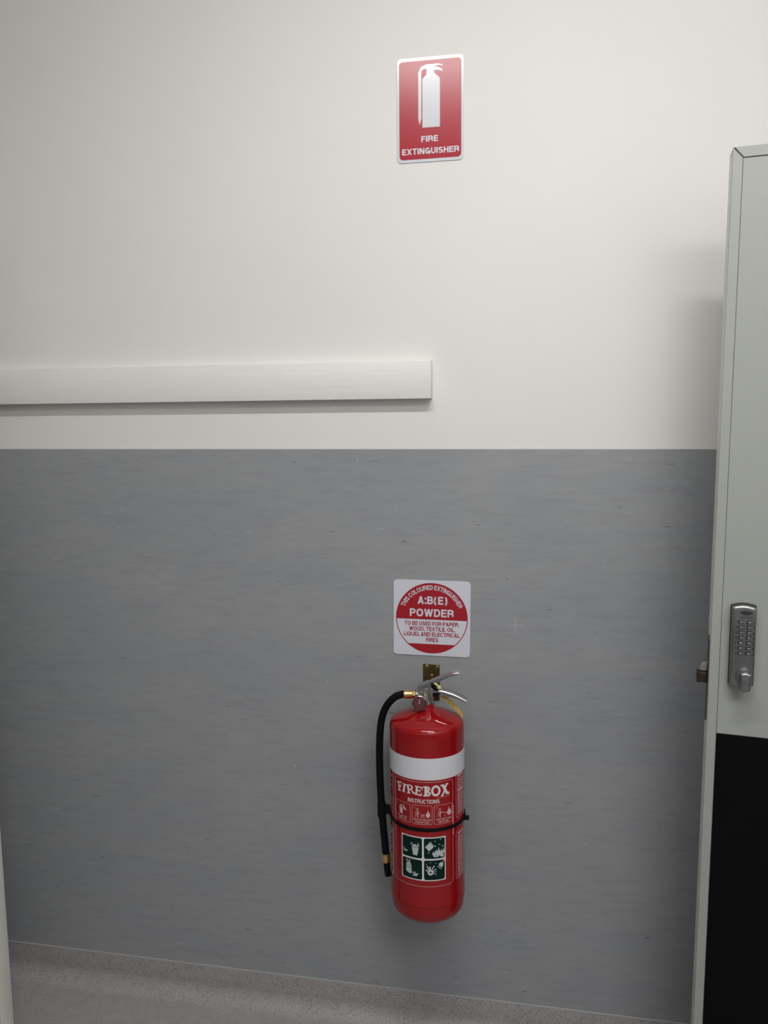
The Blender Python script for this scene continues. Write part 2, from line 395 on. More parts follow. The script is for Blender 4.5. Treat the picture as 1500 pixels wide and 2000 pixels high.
# nicks and scratches in the sheet
M_scr = mat('bare_scratch', (0.62, 0.63, 0.63), 0.5)
def scratch(pts, wd):
    P = Print().line([(x*1000, z*1000) for x, z in pts], wd)
    P.make('scratch', M_scr, lambda x, z, u: (x/1000, -0.0027-u, z/1000), dado)
scratch([(-0.3893, 1.478), (-0.3890, 1.487)], 0.9)
scratch([(-0.5640, 0.684), (-0.5637, 0.691)], 1.6)
scratch([(-0.4738, 0.915), (-0.4736, 0.925)], 0.9)
scratch([(-0.0035, 1.070), (-0.0045, 1.102)], 0.9)
scratch([(-0.020, 1.0865), (0.014, 1.0855)], 0.7)
# coved skirting: upright leg, 40 mm radius, toe on the floor
bm = bmesh.new(); prof = []
r = 0.041
for k in range(0, 11):
    a = R_(90*k/10); prof.append((-0.004-r+r*math.cos(a), 0.00005+r-r*math.sin(a)))
inner = [(-0.004, 0.0905), (-0.0035, 0.092)]
outl = [(0, 0.092)] + inner[::-1] + prof + [(prof[-1][0], 0.0), (0, 0.0)]
A = [bm.verts.new((XL, y, z)) for y, z in outl]; B = [bm.verts.new((XR, y, z)) for y, z in outl]
bm.faces.new(A); bm.faces.new(B[::-1])
for i in range(len(outl)): bm.faces.new((A[i], B[i], B[(i+1) % len(outl)], A[(i+1) % len(outl)]))
sk = obj('baseboard_back', bm, M_floor, smooth=30); tag(sk, 'coved speckled vinyl skirting turned up the wall', kind='structure')
bm = bmesh.new(); prism(bm, [(XL, 0.0895), (XR, 0.0895), (XR, 0.0935), (XL, 0.0935)], -0.0046, -0.002)
obj('sealant_bead', bm, M_seal, sk)

for nm, bx, lb in (('trim_2', (XL, XL+0.0025, YF, 0, 0.085, 1.5103), 'left side wall'), ('trim_3', (XR-0.0025, XR, YF, 0, 0.085, 1.5103), 'right side wall'), ('trim_4', (XL, XR, YF, YF+0.0025, 0.085, 1.5103), 'facing wall')):
    tag(obj(nm, box(bmesh.new(), *bx), M_dado), 'grey vinyl dado sheet on the '+lb, kind='structure')
# ceiling batten, plus an added fill panel: white steel tray with a glowing diffuser
def batten(x, y, strength, col, lbl, k=1.0):
    e = empty('ceiling_light', (x, y, ZC)); tag(e, lbl, 'light')
    obj('tray', box(bmesh.new(), -0.62, 0.62, -0.06*k, 0.06*k, -0.022, 0, 0.002, 1), M_signw, e)
    m = bpy.data.materials.new('diffuser_glow'); m.use_nodes = True; nt = m.node_tree; nt.nodes.clear()
    em = nt.nodes.new('ShaderNodeEmission'); em.inputs[0].default_value = (*col, 1); em.inputs[1].default_value = strength
    ou = nt.nodes.new('ShaderNodeOutputMaterial'); nt.links.new(em.outputs[0], ou.inputs[0])
    pts = [(0.050*k, -0.022)] + [(0.050*k*math.cos(t), -0.026-0.014*math.sin(t)) for t in [PI*k/8 for k in range(9)]] + [(-0.050*k, -0.022)]
    bm = bmesh.new(); prism(bm, pts, -0.60, 0.60, mp=Matrix.Rotation(R_(90), 4, 'Z')); obj('diffuser', bm, m, e)
batten(0.02, -1.29, LAMP, (1.0, 0.98, 0.95), 'long ceiling batten light with a glowing diffuser, nearer the extinguisher wall')
batten(0.80, -2.45, FILL_LAMP, (1.0, 0.985, 0.965), 'added fill light, an unseen wide ceiling panel with a glowing diffuser, farther from the extinguisher wall', 6.0)  # unseen panel added to fill wall and door with frontal light

# ------------------------------------------------------------------ timber rail
bm = bmesh.new(); box(bm, -3.19, 0, -0.0295, 0, -0.0443, 0.0443, 0.0010, 2)
rail = obj('wall_rail', bm, M_rail, smooth=40); rail.location = (-0.2066, 0, 1.6742); rail.rotation_euler = (0, -0.0028, 0)
tag(rail, 'white painted timber batten fixed across the wall above the grey dado', 'rail')

# ------------------------------------------------------------------ upper location sign
def sheet(name, w_, h_, r_, th, m, parent, cx=0, cz=0):
    bm = bmesh.new(); prism(bm, rrect(cx-w_/2, cx+w_/2, cz-h_/2, cz+h_/2, r_), -th, 0, 0.0004, 1)
    return obj(name, bm, m, parent, smooth=40)
s1 = empty('wall_sign', (-0.2120, -0.0004, 2.2825), (0, R_(-0.2), 0))
tag(s1, 'upright red sign with a white extinguisher symbol and lettering, high on the white wall', 'sign')
sheet('sign_plate', 0.1525, 0.2275, 0.010, 0.0016, M_signw, s1)
def flat(y): return lambda x, z, u: (x/1000, y-u, z/1000)
Print().poly(rrect(-71, 71, -107, 106, 8)).make('red_panel', M_signr, flat(-0.0019), s1)
# pictogram traced in the sign's own millimetres
def sg(px, pz):
    """zoomed sign picture (x 0..1333, y 0..2000, 8.33 px per photo px) to sign mm"""
    t = (px-165)/(1172-165); top = 222+(142-222)*t; bot = 1880+(1818-1880)*t
    return (-71+142*t, 106-213*(pz-top)/(bot-top))
P = Print()
P.poly([sg(*p) for p in [(543, 1322), (543, 505), (612, 425), (735, 395), (828, 482), (828, 1305)]])
P.poly([sg(*p) for p in [(612, 425), (613, 325), (733, 325), (735, 395)]])
P.poly([sg(*p) for p in [(500, 1280), (477, 1175), (477, 395), (527, 375), (527, 1165)]])
P.poly([sg(*p) for p in [(477, 395), (520, 300), (560, 335), (527, 375)]])
P.poly([sg(*p) for p in [(520, 300), (600, 258), (735, 248), (735, 290), (613, 330), (560, 335)]])
P.poly([sg(*p) for p in [(613, 330), (735, 290), (733, 330)]])
P.poly([sg(*p) for p in [(735, 248), (800, 240), (868, 258), (876, 278), (850, 276), (800, 268), (735, 290)]])
P.poly([sg(*p) for p in [(733, 290), (800, 300), (862, 332), (876, 372), (845, 362), (790, 348), (733, 352)]])
P.make('pictogram', M_signw, flat(-0.0021), s1)
P = Print(); P.text('FIRE', 13.2, -1.2, -70.0, bold=0.030, width=38.5); P.text('EXTINGUISHER', 13.2, 0.5, -96.2, bold=0.030, width=131)
P.make('lettering', M_signw, flat(-0.0021), s1)

# ------------------------------------------------------------------ lower identification sign
s2 = empty('wall_sign', (-0.2071, -0.0029, 1.0952), (0, R_(0.3), 0))
tag(s2, 'square white sign with round red emblem, on grey dado above the extinguisher', 'sign')
sheet('sign_plate', 0.1895, 0.1895, 0.009, 0.0016, M_plasw, s2)
Rr = 88.5
def seg_poly(Rc, z0, up_):
    """disc part above (or below) the chord z0"""
    a = math.degrees(math.asin(z0/Rc))
    return circ(0, 0, Rc, 64, a, 180-a) if up_ else circ(0, 0, Rc, 48, 180-a, 360+a)
zc = -1.5
P = Print()
P.poly(seg_poly(Rr, -3.0, True)); P.poly(seg_poly(Rr, -65, False)); P.ring(0, 0, Rr, Rr-2.0, 96)
P.make('red_emblem', M_plasr, lambda x, z, u: (x/1000, -0.0019-u, z/1000), s2)
P = Print()
P.text('A:B(E)', 19.5, 2, 35.5, bold=0.030, width=73)
P.text('POWDER', 19.5, 0, 4.0, bold=0.030, width=108)
ra = 71.5
ra_mid = ra+4
P.text('THIS COLOURED EXTINGUISHER', 11.6, bold=0.022, spacing=1.0, width=ra_mid*R_(135), fn=lambda x, z: ((ra+z)*math.sin(x/ra_mid), (ra+z)*math.cos(x/ra_mid)))
P.make('heading_lettering', M_plasw, flat(-0.0021), s2, label='white capitals on the red half')
P = Print()
for t_, z_, w_ in (('TO BE USED FOR PAPER,', -18.5, 134), ('WOOD, TEXTILE, OIL,', -32, 114), ('LIQUID, AND ELECTRICAL', -45.5, 138), ('FIRES', -59.5, 30)):
    P.text(t_, 10.2, 1.5 if w_ < 120 else 0.5, z_, bold=0.020, width=w_)
P.make('body_lettering', M_plasr, flat(-0.0020), s2, label='red capitals on the white half')

# ------------------------------------------------------------------ wall bracket
br = empty('wall_bracket', (-0.2078, -0.0027, 0.979))
tag(br, 'small yellowish metal bracket screwed to the dado, holding up the extinguisher', 'bracket')
bm = bmesh.new(); prism(bm, rrect(-0.0208, 0.0208, -0.092, 0, 0.0025, 3), -0.0022, 0, 0.0004, 1)
obj('back_plate', bm, M_brassd, br, smooth=40)
bm = bmesh.new()
prism(bm, [(-0.008, -0.086), (0.008, -0.086), (0.008, -0.089), (-0.008, -0.089)], -0.094, -0.002)
box(bm, -0.008, 0.008, -0.094, -0.091, -0.089, -0.070)
obj('hook', bm, M_brassd, br)
for x, z in ((-0.0114, -0.0062), (0.0147, -0.0068), (0.0007, -0.0298)):
    bm = bmesh.new(); mp = Matrix.Translation((x, -0.0021, z)) @ Matrix.Rotation(R_(90), 4, 'X')
    lathe(bm, [(0.0042, 0), (0.0040, 0.0010), (0.0026, 0.0018), (0.0022, 0.0018), (0.0018, 0.0008), (0.0, 0.0008)], 20, mp)
    sc_ = obj('screw', bm, M_brass, br, smooth=40)
    bm = bmesh.new(); lathe(bm, [(0.0018, 0.0010), (0.0, 0.0010)], 12, mp, cap=False)
    obj('screw_recess', bm, M_dark, sc_)

# ------------------------------------------------------------------ fire extinguisher
rot = (R_(-2.5), 0, 0)
Rx = Matrix.Rotation(R_(-2.5), 3, 'X'); Ry = Matrix.Rotation(R_(-0.7), 3, 'Y'); Mx = Ry @ Rx
O = Vector((-0.2005, -0.131, 0.36)) + Mx @ Vector((0, 0, 0.065))
ex = empty('fire_extinguisher', O, Mx.to_euler())
tag(ex, 'red fire extinguisher with white band and black hose, hung on the grey wall', 'fire extinguisher')
RB = 0.088
prof = [(0, 0.010), (0.060, 0.010), (0.068, 0.004), (0.074, 0.0), (0.079, 0.002), (0.0845, 0.010), (0.0868, 0.020), (0.0872, 0.032), (0.0872, 0.0405),
        (0.0890, 0.0428), (0.0890, 0.0452), (0.0880, 0.049), (0.088, 0.10), (0.088, 0.40), (0.088, 0.436), (0.0878, 0.4445), (0.0867, 0.4500), (0.0847, 0.4540),
        (0.0812, 0.4577), (0.076, 0.4607), (0.064, 0.4658), (0.050, 0.4709), (0.036, 0.4757), (0.026, 0.4791), (0.0195, 0.4825), (0.0182, 0.486), (0.0180, 0.4925), (0.0165, 0.4935), (0, 0.4935)]
bm = bmesh.new(); lathe(bm, prof, 128); obj('tank', bm, M_red, ex, smooth=35)
def cylmap(off):
    rr_ = RB+off
    return lambda x, z, u: ((rr_+u)*math.sin(x/88.0), -(rr_+u)*math.cos(x/88.0), z/1000)
bm = bmesh.new()
lathe(bm, [(RB-0.002, 0.3435), (RB+0.00035, 0.3435), (RB+0.00035, 0.3935), (RB-0.002, 0.3935)], 128, cap=False)
obj('white_band', bm, M_band, ex, smooth=35)

# front label: outline, brand, heading, three step panels, pictogram panel
fl_ = Print(); fl_.line(rrect(-75.2, 74.2, 94, 339, 7, 6), 0.8, True)
fl_.line([(-75.2, 206), (-75.2, 330)], 1.5); fl_.line([(75.2, 206), (75.2, 278)], 1.6)
front = fl_.make('front_label', M_pink, cylmap(0.0003), ex, 4)
# brand letters (slab serif capitals, each set at its own slant)
def letter(P, ch, cx, cz, w_, h_, ang, st):
    """strokes in a unit box (0..1), drawn w_ x h_ mm, rotated ang degrees about its centre"""
    ca, sa = math.cos(R_(ang)), math.sin(R_(ang))
    def T(x, z):
        X, Z = (x-0.5)*w_, (z-0.5)*h_
        return (cx+X*ca-Z*sa, cz+X*sa+Z*ca)
    def q(*pts): P.poly([T(*p) for p in pts])
    tx, tz = st/w_, st/h_
    sf = tz*0.62
    if ch in 'FE':
        q((0.0, 0), (tx*2.3, 0), (tx*2.3, sf), (0.0, sf)) if ch == 'F' else q((0, 0), (1, 0), (1, sf*1.2), (0, sf*1.2))
        q((tx*0.6, 0), (tx*1.7, 0), (tx*1.7, 1), (tx*0.6, 1)); q((0, 1-sf*1.2), (1, 1-sf*1.2), (1, 1), (0, 1))
        q((1-tx*0.45, 0.68), (1, 0.68), (1, 1), (1-tx*0.45, 1)); q((tx, 0.47), (0.72, 0.47), (0.72, 0.47+sf), (tx, 0.47+sf))
        q((0.64, 0.36), (0.76, 0.36), (0.76, 0.66), (0.64, 0.66))
        if ch == 'E': q((1-tx*0.45, 0), (1, 0), (1, 0.32), (1-tx*0.45, 0.32))
    elif ch == 'I':
        q((0, 0), (1, 0), (1, sf), (0, sf)); q((0, 1-sf), (1, 1-sf), (1, 1), (0, 1)); q((0.22, 0), (0.78, 0), (0.78, 1), (0.22, 1))
    elif ch in 'RB':
        q((0, 0), (tx*2.0, 0), (tx*2.0, sf), (0, sf)); q((0, 1-sf), (tx*2, 1-sf), (tx*2, 1), (0, 1))
        q((tx*0.5, 0), (tx*1.6, 0), (tx*1.6, 1), (tx*0.5, 1))
        def bowl(z0, z1, x1):
            n = 12; cz_ = (z0+z1)/2; hz = (z1-z0)/2; x0 = 0.5
            for k in range(n):
                a, b = -PI/2+PI*k/n, -PI/2+PI*(k+1)/n
                fo = lambda t: (x0+(x1-x0)*math.cos(t), cz_+hz*math.sin(t)); fi = lambda t: (x0+(x1-x0-tx)*math.cos(t), cz_+(hz-sf)*math.sin(t))
                q(fo(a), fo(b), fi(b), fi(a))
            q((tx, z0), (x0, z0), (x0, z0+sf), (tx, z0+sf)); q((tx, z1-sf), (x0, z1-sf), (x0, z1), (tx, z1))
        if ch == 'R':
            bowl(0.42, 1, 0.86); q((0.48, 0.44), (0.48+tx, 0.44), (0.95, 0.05), (0.95-tx, 0.05)); q((0.70, 0), (1.02, 0), (1.02, sf), (0.70, sf))
        else: bowl(0.48, 1, 0.92); bowl(0, 0.52, 1.0)
    elif ch == 'O':
        n = 36
        for k in range(n):
            a, b = 2*PI*k/n, 2*PI*(k+1)/n
            fo = lambda t: (0.5+0.5*math.cos(t), 0.5+0.5*math.sin(t)); fi = lambda t: (0.5+(0.5-tx*1.05)*math.cos(t), 0.5+(0.5-tz*1.05)*math.sin(t))
            q(fo(a), fo(b), fi(b), fi(a))
    elif ch == 'X':
        q((0.02, 0.03), (0.02+tx*0.9, 0.03), (0.92, 0.97), (0.92-tx*0.9, 0.97)); q((0.96-tx*1.3, 0.05), (0.96, 0.05), (0.10+tx*1.3, 0.97), (0.10, 0.97))
        q((0, 1-sf), (0.42, 1-sf), (0.42, 1), (0, 1)); q((0.62, 1-sf), (1.0, 1-sf), (1, 1), (0.62, 1))
        q((-0.04, -0.02), (0.22, 0.0), (0.20, 0.13), (-0.02, 0.13)); q((0.78, 0.06), (1.04, 0.0), (1.06, 0.22), (0.92, 0.22))
P = Print()
for ch, cx, cz, w_, h_, an, st in (('F', -58.6, 318.5, 15.5, 22, 10, 4.0), ('I', -45.2, 318.5, 8.5, 20.5, -10, 4.2), ('R', -28.5, 319.5, 19, 20.5, 9, 4.0), ('E', -9.3, 318.5, 17.5, 21, -7, 4.0),
                               ('B', 10.4, 318.3, 16.5, 23.5, 0, 5.2), ('O', 30.4, 318.8, 22, 25.5, 0, 4.9), ('X', 52.2, 318.8, 19.5, 27, 5, 5.0)):
    letter(P, ch, cx, cz, w_, h_, an, st)
P.line([(32, 303.2), (64, 303.2)], 0.4)
P.make('brand_lettering', M_lwhite, cylmap(0.0005), front, 4)
P = Print(); P.text('INSTRUCTIONS', 9.4, 1.8, 289.4, bold=0.012, width=74)
P.make('heading_lettering', M_lwhite, cylmap(0.0005), front, 4)

def person(P, x, z, k, arm=False):
    P.ring(x+3.6*k, z+20.5*k, 2.3*k, 1.5*k, 14)
    P.line([(x+2.6*k, z+17.5*k), (x-0.4*k, z+13*k), (x-1.2*k, z+4*k), (x-2*k, z)], 0.8*k)
    P.line([(x+4.5*k, z+17.5*k), (x+6*k, z+13*k), (x+4.0*k, z+8*k), (x+5*k, z)], 1.1*k)
    P.line([(x+2*k, z+14*k), (x+5.5*k, z+10*k), (x+9*k, z+12*k)], 1.0*k)
    P.poly([(x+2*k, z+5*k), (x+5*k, z+4*k), (x+5.2*k, z+10*k), (x+2.2*k, z+11*k)])
    P.poly([(x+3*k, z+0.5*k), (x+5.5*k, z+0.5*k), (x+5.2*k, z+3.2*k), (x+3.2*k, z+3.5*k)])
def flame(P, x, z, w_, h_):
    P.poly([(x-w_*0.25, z), (x-w_*0.5, z+h_*0.3), (x-w_*0.3, z+h_*0.55), (x-w_*0.12, z+h_*0.72), (x, z+h_), (x+w_*0.16, z+h_*0.66), (x+w_*0.42, z+h_*0.5), (x+w_*0.5, z+h_*0.22), (x+w_*0.28, z)])
for i, (x0, x1) in enumerate(((-73.5, -29.3), (-24.6, 21.6), (26.3, 71.0))):
    P = Print(); P.line(rrect(x0, x1, 240.4, 284.6, 4, 4), 0.75, True)
    P.text(str(i+1), 4.6, x0+4.2, 275.8, align='LEFT')
    if i == 0:
        P.poly(rrect(-59.5, -50.2, 256.5, 270, 1.2, 2)); P.poly([(-58, 271), (-51, 271), (-53, 274.5), (-56, 274.5)])
        P.line([(-59, 276.5), (-53.5, 275.6), (-45, 279)], 1.1); P.line([(-59.5, 274), (-61.5, 268)], 1.0); P.line([(-54, 277), (-47, 277.2)], 0.8)
        P.poly([(-49, 274), (-46, 276), (-42, 271.5), (-38.5, 267.0), (-44, 267.2), (-48, 269.5)])
        P.text('PULL OUT THE', 3.9, -52.4, 249.3, bold=0.01, width=28); P.text('SAFETY PIN', 3.9, -51.4, 243.6, bold=0.01, width=23)
    elif i == 1:
        person(P, -15.5, 255.6, 1.0); flame(P, 12.2, 257.5, 10, 17); P.line([(10, 257), (10.6, 261), (12.5, 255.5)], 0.8)
        P.text('2m', 4.8, 0.2, 259.8, bold=0.02, width=8.2); P.line([(-6, 257.2), (6.5, 257.2)], 0.8)
        P.text('PRESS TOP HANDLE AIM', 4.0, -1.2, 249.2, bold=0.01, width=40); P.text('AT BASE OF FLAMES', 4.0, -1.2, 243.2, bold=0.01, width=33)
    else:
        person(P, 36.0, 255.6, 1.0); P.line([(42, 268.5), (52, 265.5), (58, 264)], 1.0); flame(P, 63.0, 258, 12.5, 20); P.line([(52.2, 256), (52.2, 261)], 0.8)
        P.text('SWEEP SIDE TO SIDE', 4.0, 49.2, 249.2, bold=0.01, width=37); P.text('UNDER FLAMES', 4.0, 48.4, 243.2, bold=0.01, width=27)
    P.make('instruction_panel', M_pink, cylmap(0.0005), front, 4)
# pictogram panel
pp = Print().rect(-53.4, 107.6, 53.4, 210.6).make('pictogram_panel', M_lwhite, cylmap(0.0005), front, 4, label='white bordered square of four dark green pictograms')
P = Print()
for x0, x1, z0, z1 in ((-50.8, -2.0, 160.2, 208), (2.4, 50.8, 160.2, 208), (-50.8, -2.0, 110.2, 156.2), (2.4, 50.8, 110.2, 156.2)):
    P.poly(rrect(x0, x1, z0, z1, 4, 4))
P.make('green_field', M_green, cylmap(0.0007), front, 4)
P = Print()
# bin
P.poly([(-22.6, 166.8), (-13, 166.2), (-9.6, 185), (-11.5, 189.5), (-17, 192.3), (-23, 191.5), (-26.5, 186.5)])
P.poly([(-29.4, 189.8), (-27, 190.2), (-26.2, 195.5), (-28.6, 193.6)]); P.poly([(-25.2, 191.8), (-24.2, 192), (-23.2, 196.4), (-24.6, 195)])
P.poly([(-11, 190.5), (-8, 187.5), (-8.4, 192), (-12.5, 196.8), (-12.6, 195)])
P.poly([(-47.5, 170.5), (-46.5, 170.5), (-47, 179.5), (-48.2, 180)]); flame(P, -43, 170.5, 5, 8); P.poly([(-41, 170.5), (-38, 171), (-36.2, 176), (-39, 174.6), (-40.5, 173)])
# jerry can, drops, fire
P.poly([(14.0, 178.2), (23.5, 186.5), (23.3, 191.5), (20.0, 197), (14.5, 197.3), (4.8, 188)])
P.poly([(24.6, 190.3), (29.2, 187.6), (30, 189.6), (24.8, 192.6)]); P.line([(13.5, 197.5), (16, 199.8), (20.2, 199)], 1.1)
for x, z in ((27.8, 201.5), (40.8, 207.0-2), (38, 193.2), (13.4, 174.5)): P.poly(circ(x, z, 1.4, 8))
for x, z, w_, h_ in ((24, 167, 6, 11), (30, 168, 8, 14), (36, 167, 9, 20), (43, 168, 8, 14), (48, 170, 4, 15)): flame(P, x, z+1, w_, h_)
P.poly(circ(27, 166.6, 3.2, 12)); P.poly(circ(33, 166.4, 3.0, 12)); P.poly(circ(44.5, 166.8, 4.2, 12)); P.poly(circ(39, 168, 2.4, 12))
P.line([(44, 190), (48, 187)], 1.8)
# gas bottle
P.poly([(-41, 124.8), (-40.6, 141.5), (-38.8, 146), (-33.5, 148), (-28.4, 144.5), (-27.2, 140), (-26.8, 122.3), (-29, 120.8), (-33.5, 121)])
P.poly([(-38.5, 148.4), (-36, 148.4), (-37.5, 152), (-38.6, 151.5), (-40.2, 154), (-41.4, 149.5)]); P.poly(circ(-32.2, 151.0, 2.1, 8)); P.poly([(-33.4, 146), (-31.6, 146), (-31.6, 151), (-33.4, 151)])
P.poly([(-27.5, 115.4), (-22, 117.8), (-15.5, 116.4), (-9.6, 124.5), (-15, 123.2), (-20, 122.6), (-22, 120)]); P.poly([(-24.6, 122.2), (-21.8, 121.8), (-20.5, 124), (-23.4, 128.6)]); P.poly([(-19.5, 122.5), (-17, 123.4), (-16.4, 129), (-18.6, 126.5)])
# plug and sparks
P.poly([(35.6, 146), (40.5, 140.4), (45.5, 140), (47.2, 146), (44.8, 150.5), (39, 150.2)]); P.line([(45.5, 150), (50, 155.4)], 1.7)
for a, b in (((37.3, 143.4), (33.0, 139.8)), ((40.0, 141.2), (36.6, 136.6)), ((43.5, 140.4), (40.5, 134))): P.line([a, b], 1.5)
for x, z in ((8, 147.5), (16.8, 151), (29.6, 149.2)): P.poly([(x-1.8, z), (x, z+0.8), (x+1.9, z), (x, z-0.8)])
P.ring(17.0, 128.0, 6.8, 2.6, 20); P.poly(circ(17, 126.2, 1.4, 8))
for a0, r1, wd in ((118, 17, 3.2), (95, 14, 4), (62, 18, 2.8), (30, 15, 2.6), (5, 15, 1.4), (-22, 15, 1.6), (150, 12, 3)):
    ca, sa = math.cos(R_(a0)), math.sin(R_(a0)); P.poly([(17+5*ca-wd/3*sa, 128+5*sa+wd/3*ca), (17+5*ca+wd/3*sa, 128+5*sa-wd/3*ca), (17+r1*ca+wd/2*sa, 128+r1*sa-wd/2*ca), (17+r1*ca-wd/2*sa, 128+r1*sa+wd/2*ca)])
P.make('pictogram', M_icon, cylmap(0.0009), front, 4)
for z, xa, xb in ((184.5, -26, -10.5), (186.6, -26, -10.5), (141.0, -41, -27), (136.5, -41, -27), (134.0, -41, -27)):
    Print().rect(xa, z, xb, z+0.6).make('pictogram_line', M_green, cylmap(0.0011), front, 4)

# side labels of close set print
def side_label(x0, x1, z0, z1, heads, seedv, edge=0.8, m=M_pink):
    rnd = random.Random(seedv)
    P = Print(); P.line(rrect(x0, x1, z0, z1, 2.5, 4), edge, True)
    z = z1-7.5; i = 0
    xa, xb = min(x0, x1)+5.5, max(x0, x1)-4
    while z > z0+4:
        if i in heads: P.rect(xa, z-0.3, xa+30, z+3.4); z -= 6.4
        else:
            x = xa; end = xb-rnd.random()*14
            while x < end:
                ln = min(3+rnd.random()*9, end-x); P.rect(x, z, x+ln, z+2.1); x += ln+1.3
            z -= 4.7
        i += 1
    return P.make('side_label', m, cylmap(0.0003), ex, 4)
side_label(85.0, 158, 243.5, 345.5, (0, 7), 1)
P = Print()
side_label(85.0, 158, 97.5, 209.5, (0,), 2)
side_label(-158, -86.5, 243.5, 345.5, (0,), 3)
side_label(-158, -88.5, 95.5, 203.0, (), 4, 2.4, M_lwhite)

# black strap, its clamp and the hose clip
bm = bmesh.new(); lathe(bm, [(RB-0.001, 0.2240), (RB+0.0020, 0.2240), (RB+0.0026, 0.2255), (RB+0.0026, 0.2300), (RB+0.0020, 0.2315), (RB-0.001, 0.2315)], 96, cap=False)
obj('strap', bm, M_rubber, ex, smooth=40)
bm = bmesh.new()
for an in (82,):
    c_, s_ = math.cos(R_(an)), math.sin(R_(an)); X = (RB+0.003)*s_; Y = -(RB+0.003)*c_
    mp = Matrix.Translation((X, Y, 0.2275)) @ Matrix.Rotation(R_(90), 4, 'Y')
    lathe(bm, [(0.0050, -0.002), (0.0058, 0.0), (0.0062, 0.0028), (0.0045, 0.0034), (0.0045, 0.0052), (0.0060, 0.0058), (0.0060, 0.0085), (0.0035, 0.0098), (0, 0.0100)], 20, mp)
    prism(bm, [(X-0.002, 0.228), (X+0.0015, 0.228), (X+0.0006, 0.2480), (X-0.0002, 0.2500)], Y-0.003, Y+0.002)
obj('strap_clamp', bm, M_rubber, ex, smooth=40)
hose = [(-0.050, 0, 0.5118), (-0.060, 0, 0.5108), (-0.077, 0, 0.503), (-0.0965, 0, 0.480), (-0.1085, 0, 0.446), (-0.1135, 0, 0.392), (-0.1138, 0, 0.316), (-0.1110, 0, 0.245), (-0.1075, 0, 0.19), (-0.1030, -0.002, 0.145), (-0.1010, -0.003, 0.118)]
bm = bmesh.new(); tube(bm, hose, 0.0087, 24, 6); obj('hose', bm, M_rubber, ex, smooth=50)
bm = bmesh.new()
lathe(bm, [(0.0090, 0.2100), (0.0103, 0.2110), (0.0103, 0.2440), (0.0090, 0.2450)], 24, Matrix.Translation((-0.1103, 0, 0)))
box(bm, -0.104, -0.084, -0.011, 0.011, 0.2200, 0.2360, 0.003, 2)
obj('hose_clip', bm, M_rubber, ex, smooth=40)
def axis_mp(p, q):
    p, q = Vector(p), Vector(q); d = (q-p).normalized(); return Matrix.Translation(p) @ d.to_track_quat('Z', 'Y').to_matrix().to_4x4()
mp = axis_mp((-0.1012, -0.003, 0.120), (-0.0962, -0.004, 0.066))
bm = bmesh.new(); lathe(bm, [(0.0096, 0.0), (0.0106, 0.0006), (0.0108, 0.004), (0.0104, 0.0055), (0.0107, 0.010), (0.0108, 0.018), (0.0100, 0.0205), (0.0086, 0.0212)], 24, mp)
obj('hose_ferrule', bm, M_brass, ex, smooth=35, label='brass ferrule at the nozzle end')
bm = bmesh.new(); lathe(bm, [(0.0092, 0.0205), (0.0088, 0.024), (0.0080, 0.027), (0.0074, 0.053), (0.0070, 0.0555), (0.0050, 0.0555), (0.0045, 0.050), (0, 0.050)], 24, mp)
obj('nozzle', bm, M_rubber, ex, smooth=35)
mp = axis_mp((-0.053, 0, 0.5118), (-0.020, 0, 0.5132))
bm = bmesh.new(); lathe(bm, [(0.0095, 0.0), (0.0103, 0.0008), (0.0103, 0.004), (0.0098, 0.0055), (0.0096, 0.014), (0.0088, 0.0200), (0.0070, 0.0205)], 28, mp)
obj('hose_ferrule', bm, M_brass, ex, smooth=35, label='brass ferrule at the valve end')
bm = bmesh.new(); lathe(bm, [(0.0085, 0.0205), (0.0100, 0.0212), (0.0100, 0.0272), (0.0085, 0.0280)], 6, mp); obj('hose_nut', bm, M_brass, ex)

# valve body
bm = bmesh.new()
lathe(bm, [(0.0160, 0.4930), (0.0166, 0.4940), (0.0166, 0.4965), (0.0150, 0.4985), (0.0148, 0.506), (0.0140, 0.520), (0.0125, 0.528), (0.0105, 0.532), (0.0, 0.532)], 32)
lathe(bm, [(0.0076, 0.0), (0.0080, 0.004), (0.0074, 0.010), (0.0085, 0.020), (0.0085, 0.034)], 24, axis_mp((-0.0265, 0, 0.5128), (0.01, 0, 0.5140)))
lathe(bm, [(0.0062, 0.0), (0.0062, 0.012)], 20, axis_mp((-0.009, -0.010, 0.503), (-0.0125, -0.034, 0.5015)))
lathe(bm, [(0.0046, 0), (0.0040, 0.004), (0.0034, 0.032), (0.0048, 0.036)], 16, axis_mp((0.0055, -0.0135, 0.495), (0.0010, -0.0115, 0.534)))
prism(bm, [(-0.0125, 0.512), (0.0185, 0.509), (0.0195, 0.523), (0.0140, 0.536), (-0.0125, 0.531)], -0.0085, 0.0085, 0.0015, 2)
obj('valve_body', bm, M_nickel, ex, smooth=40)

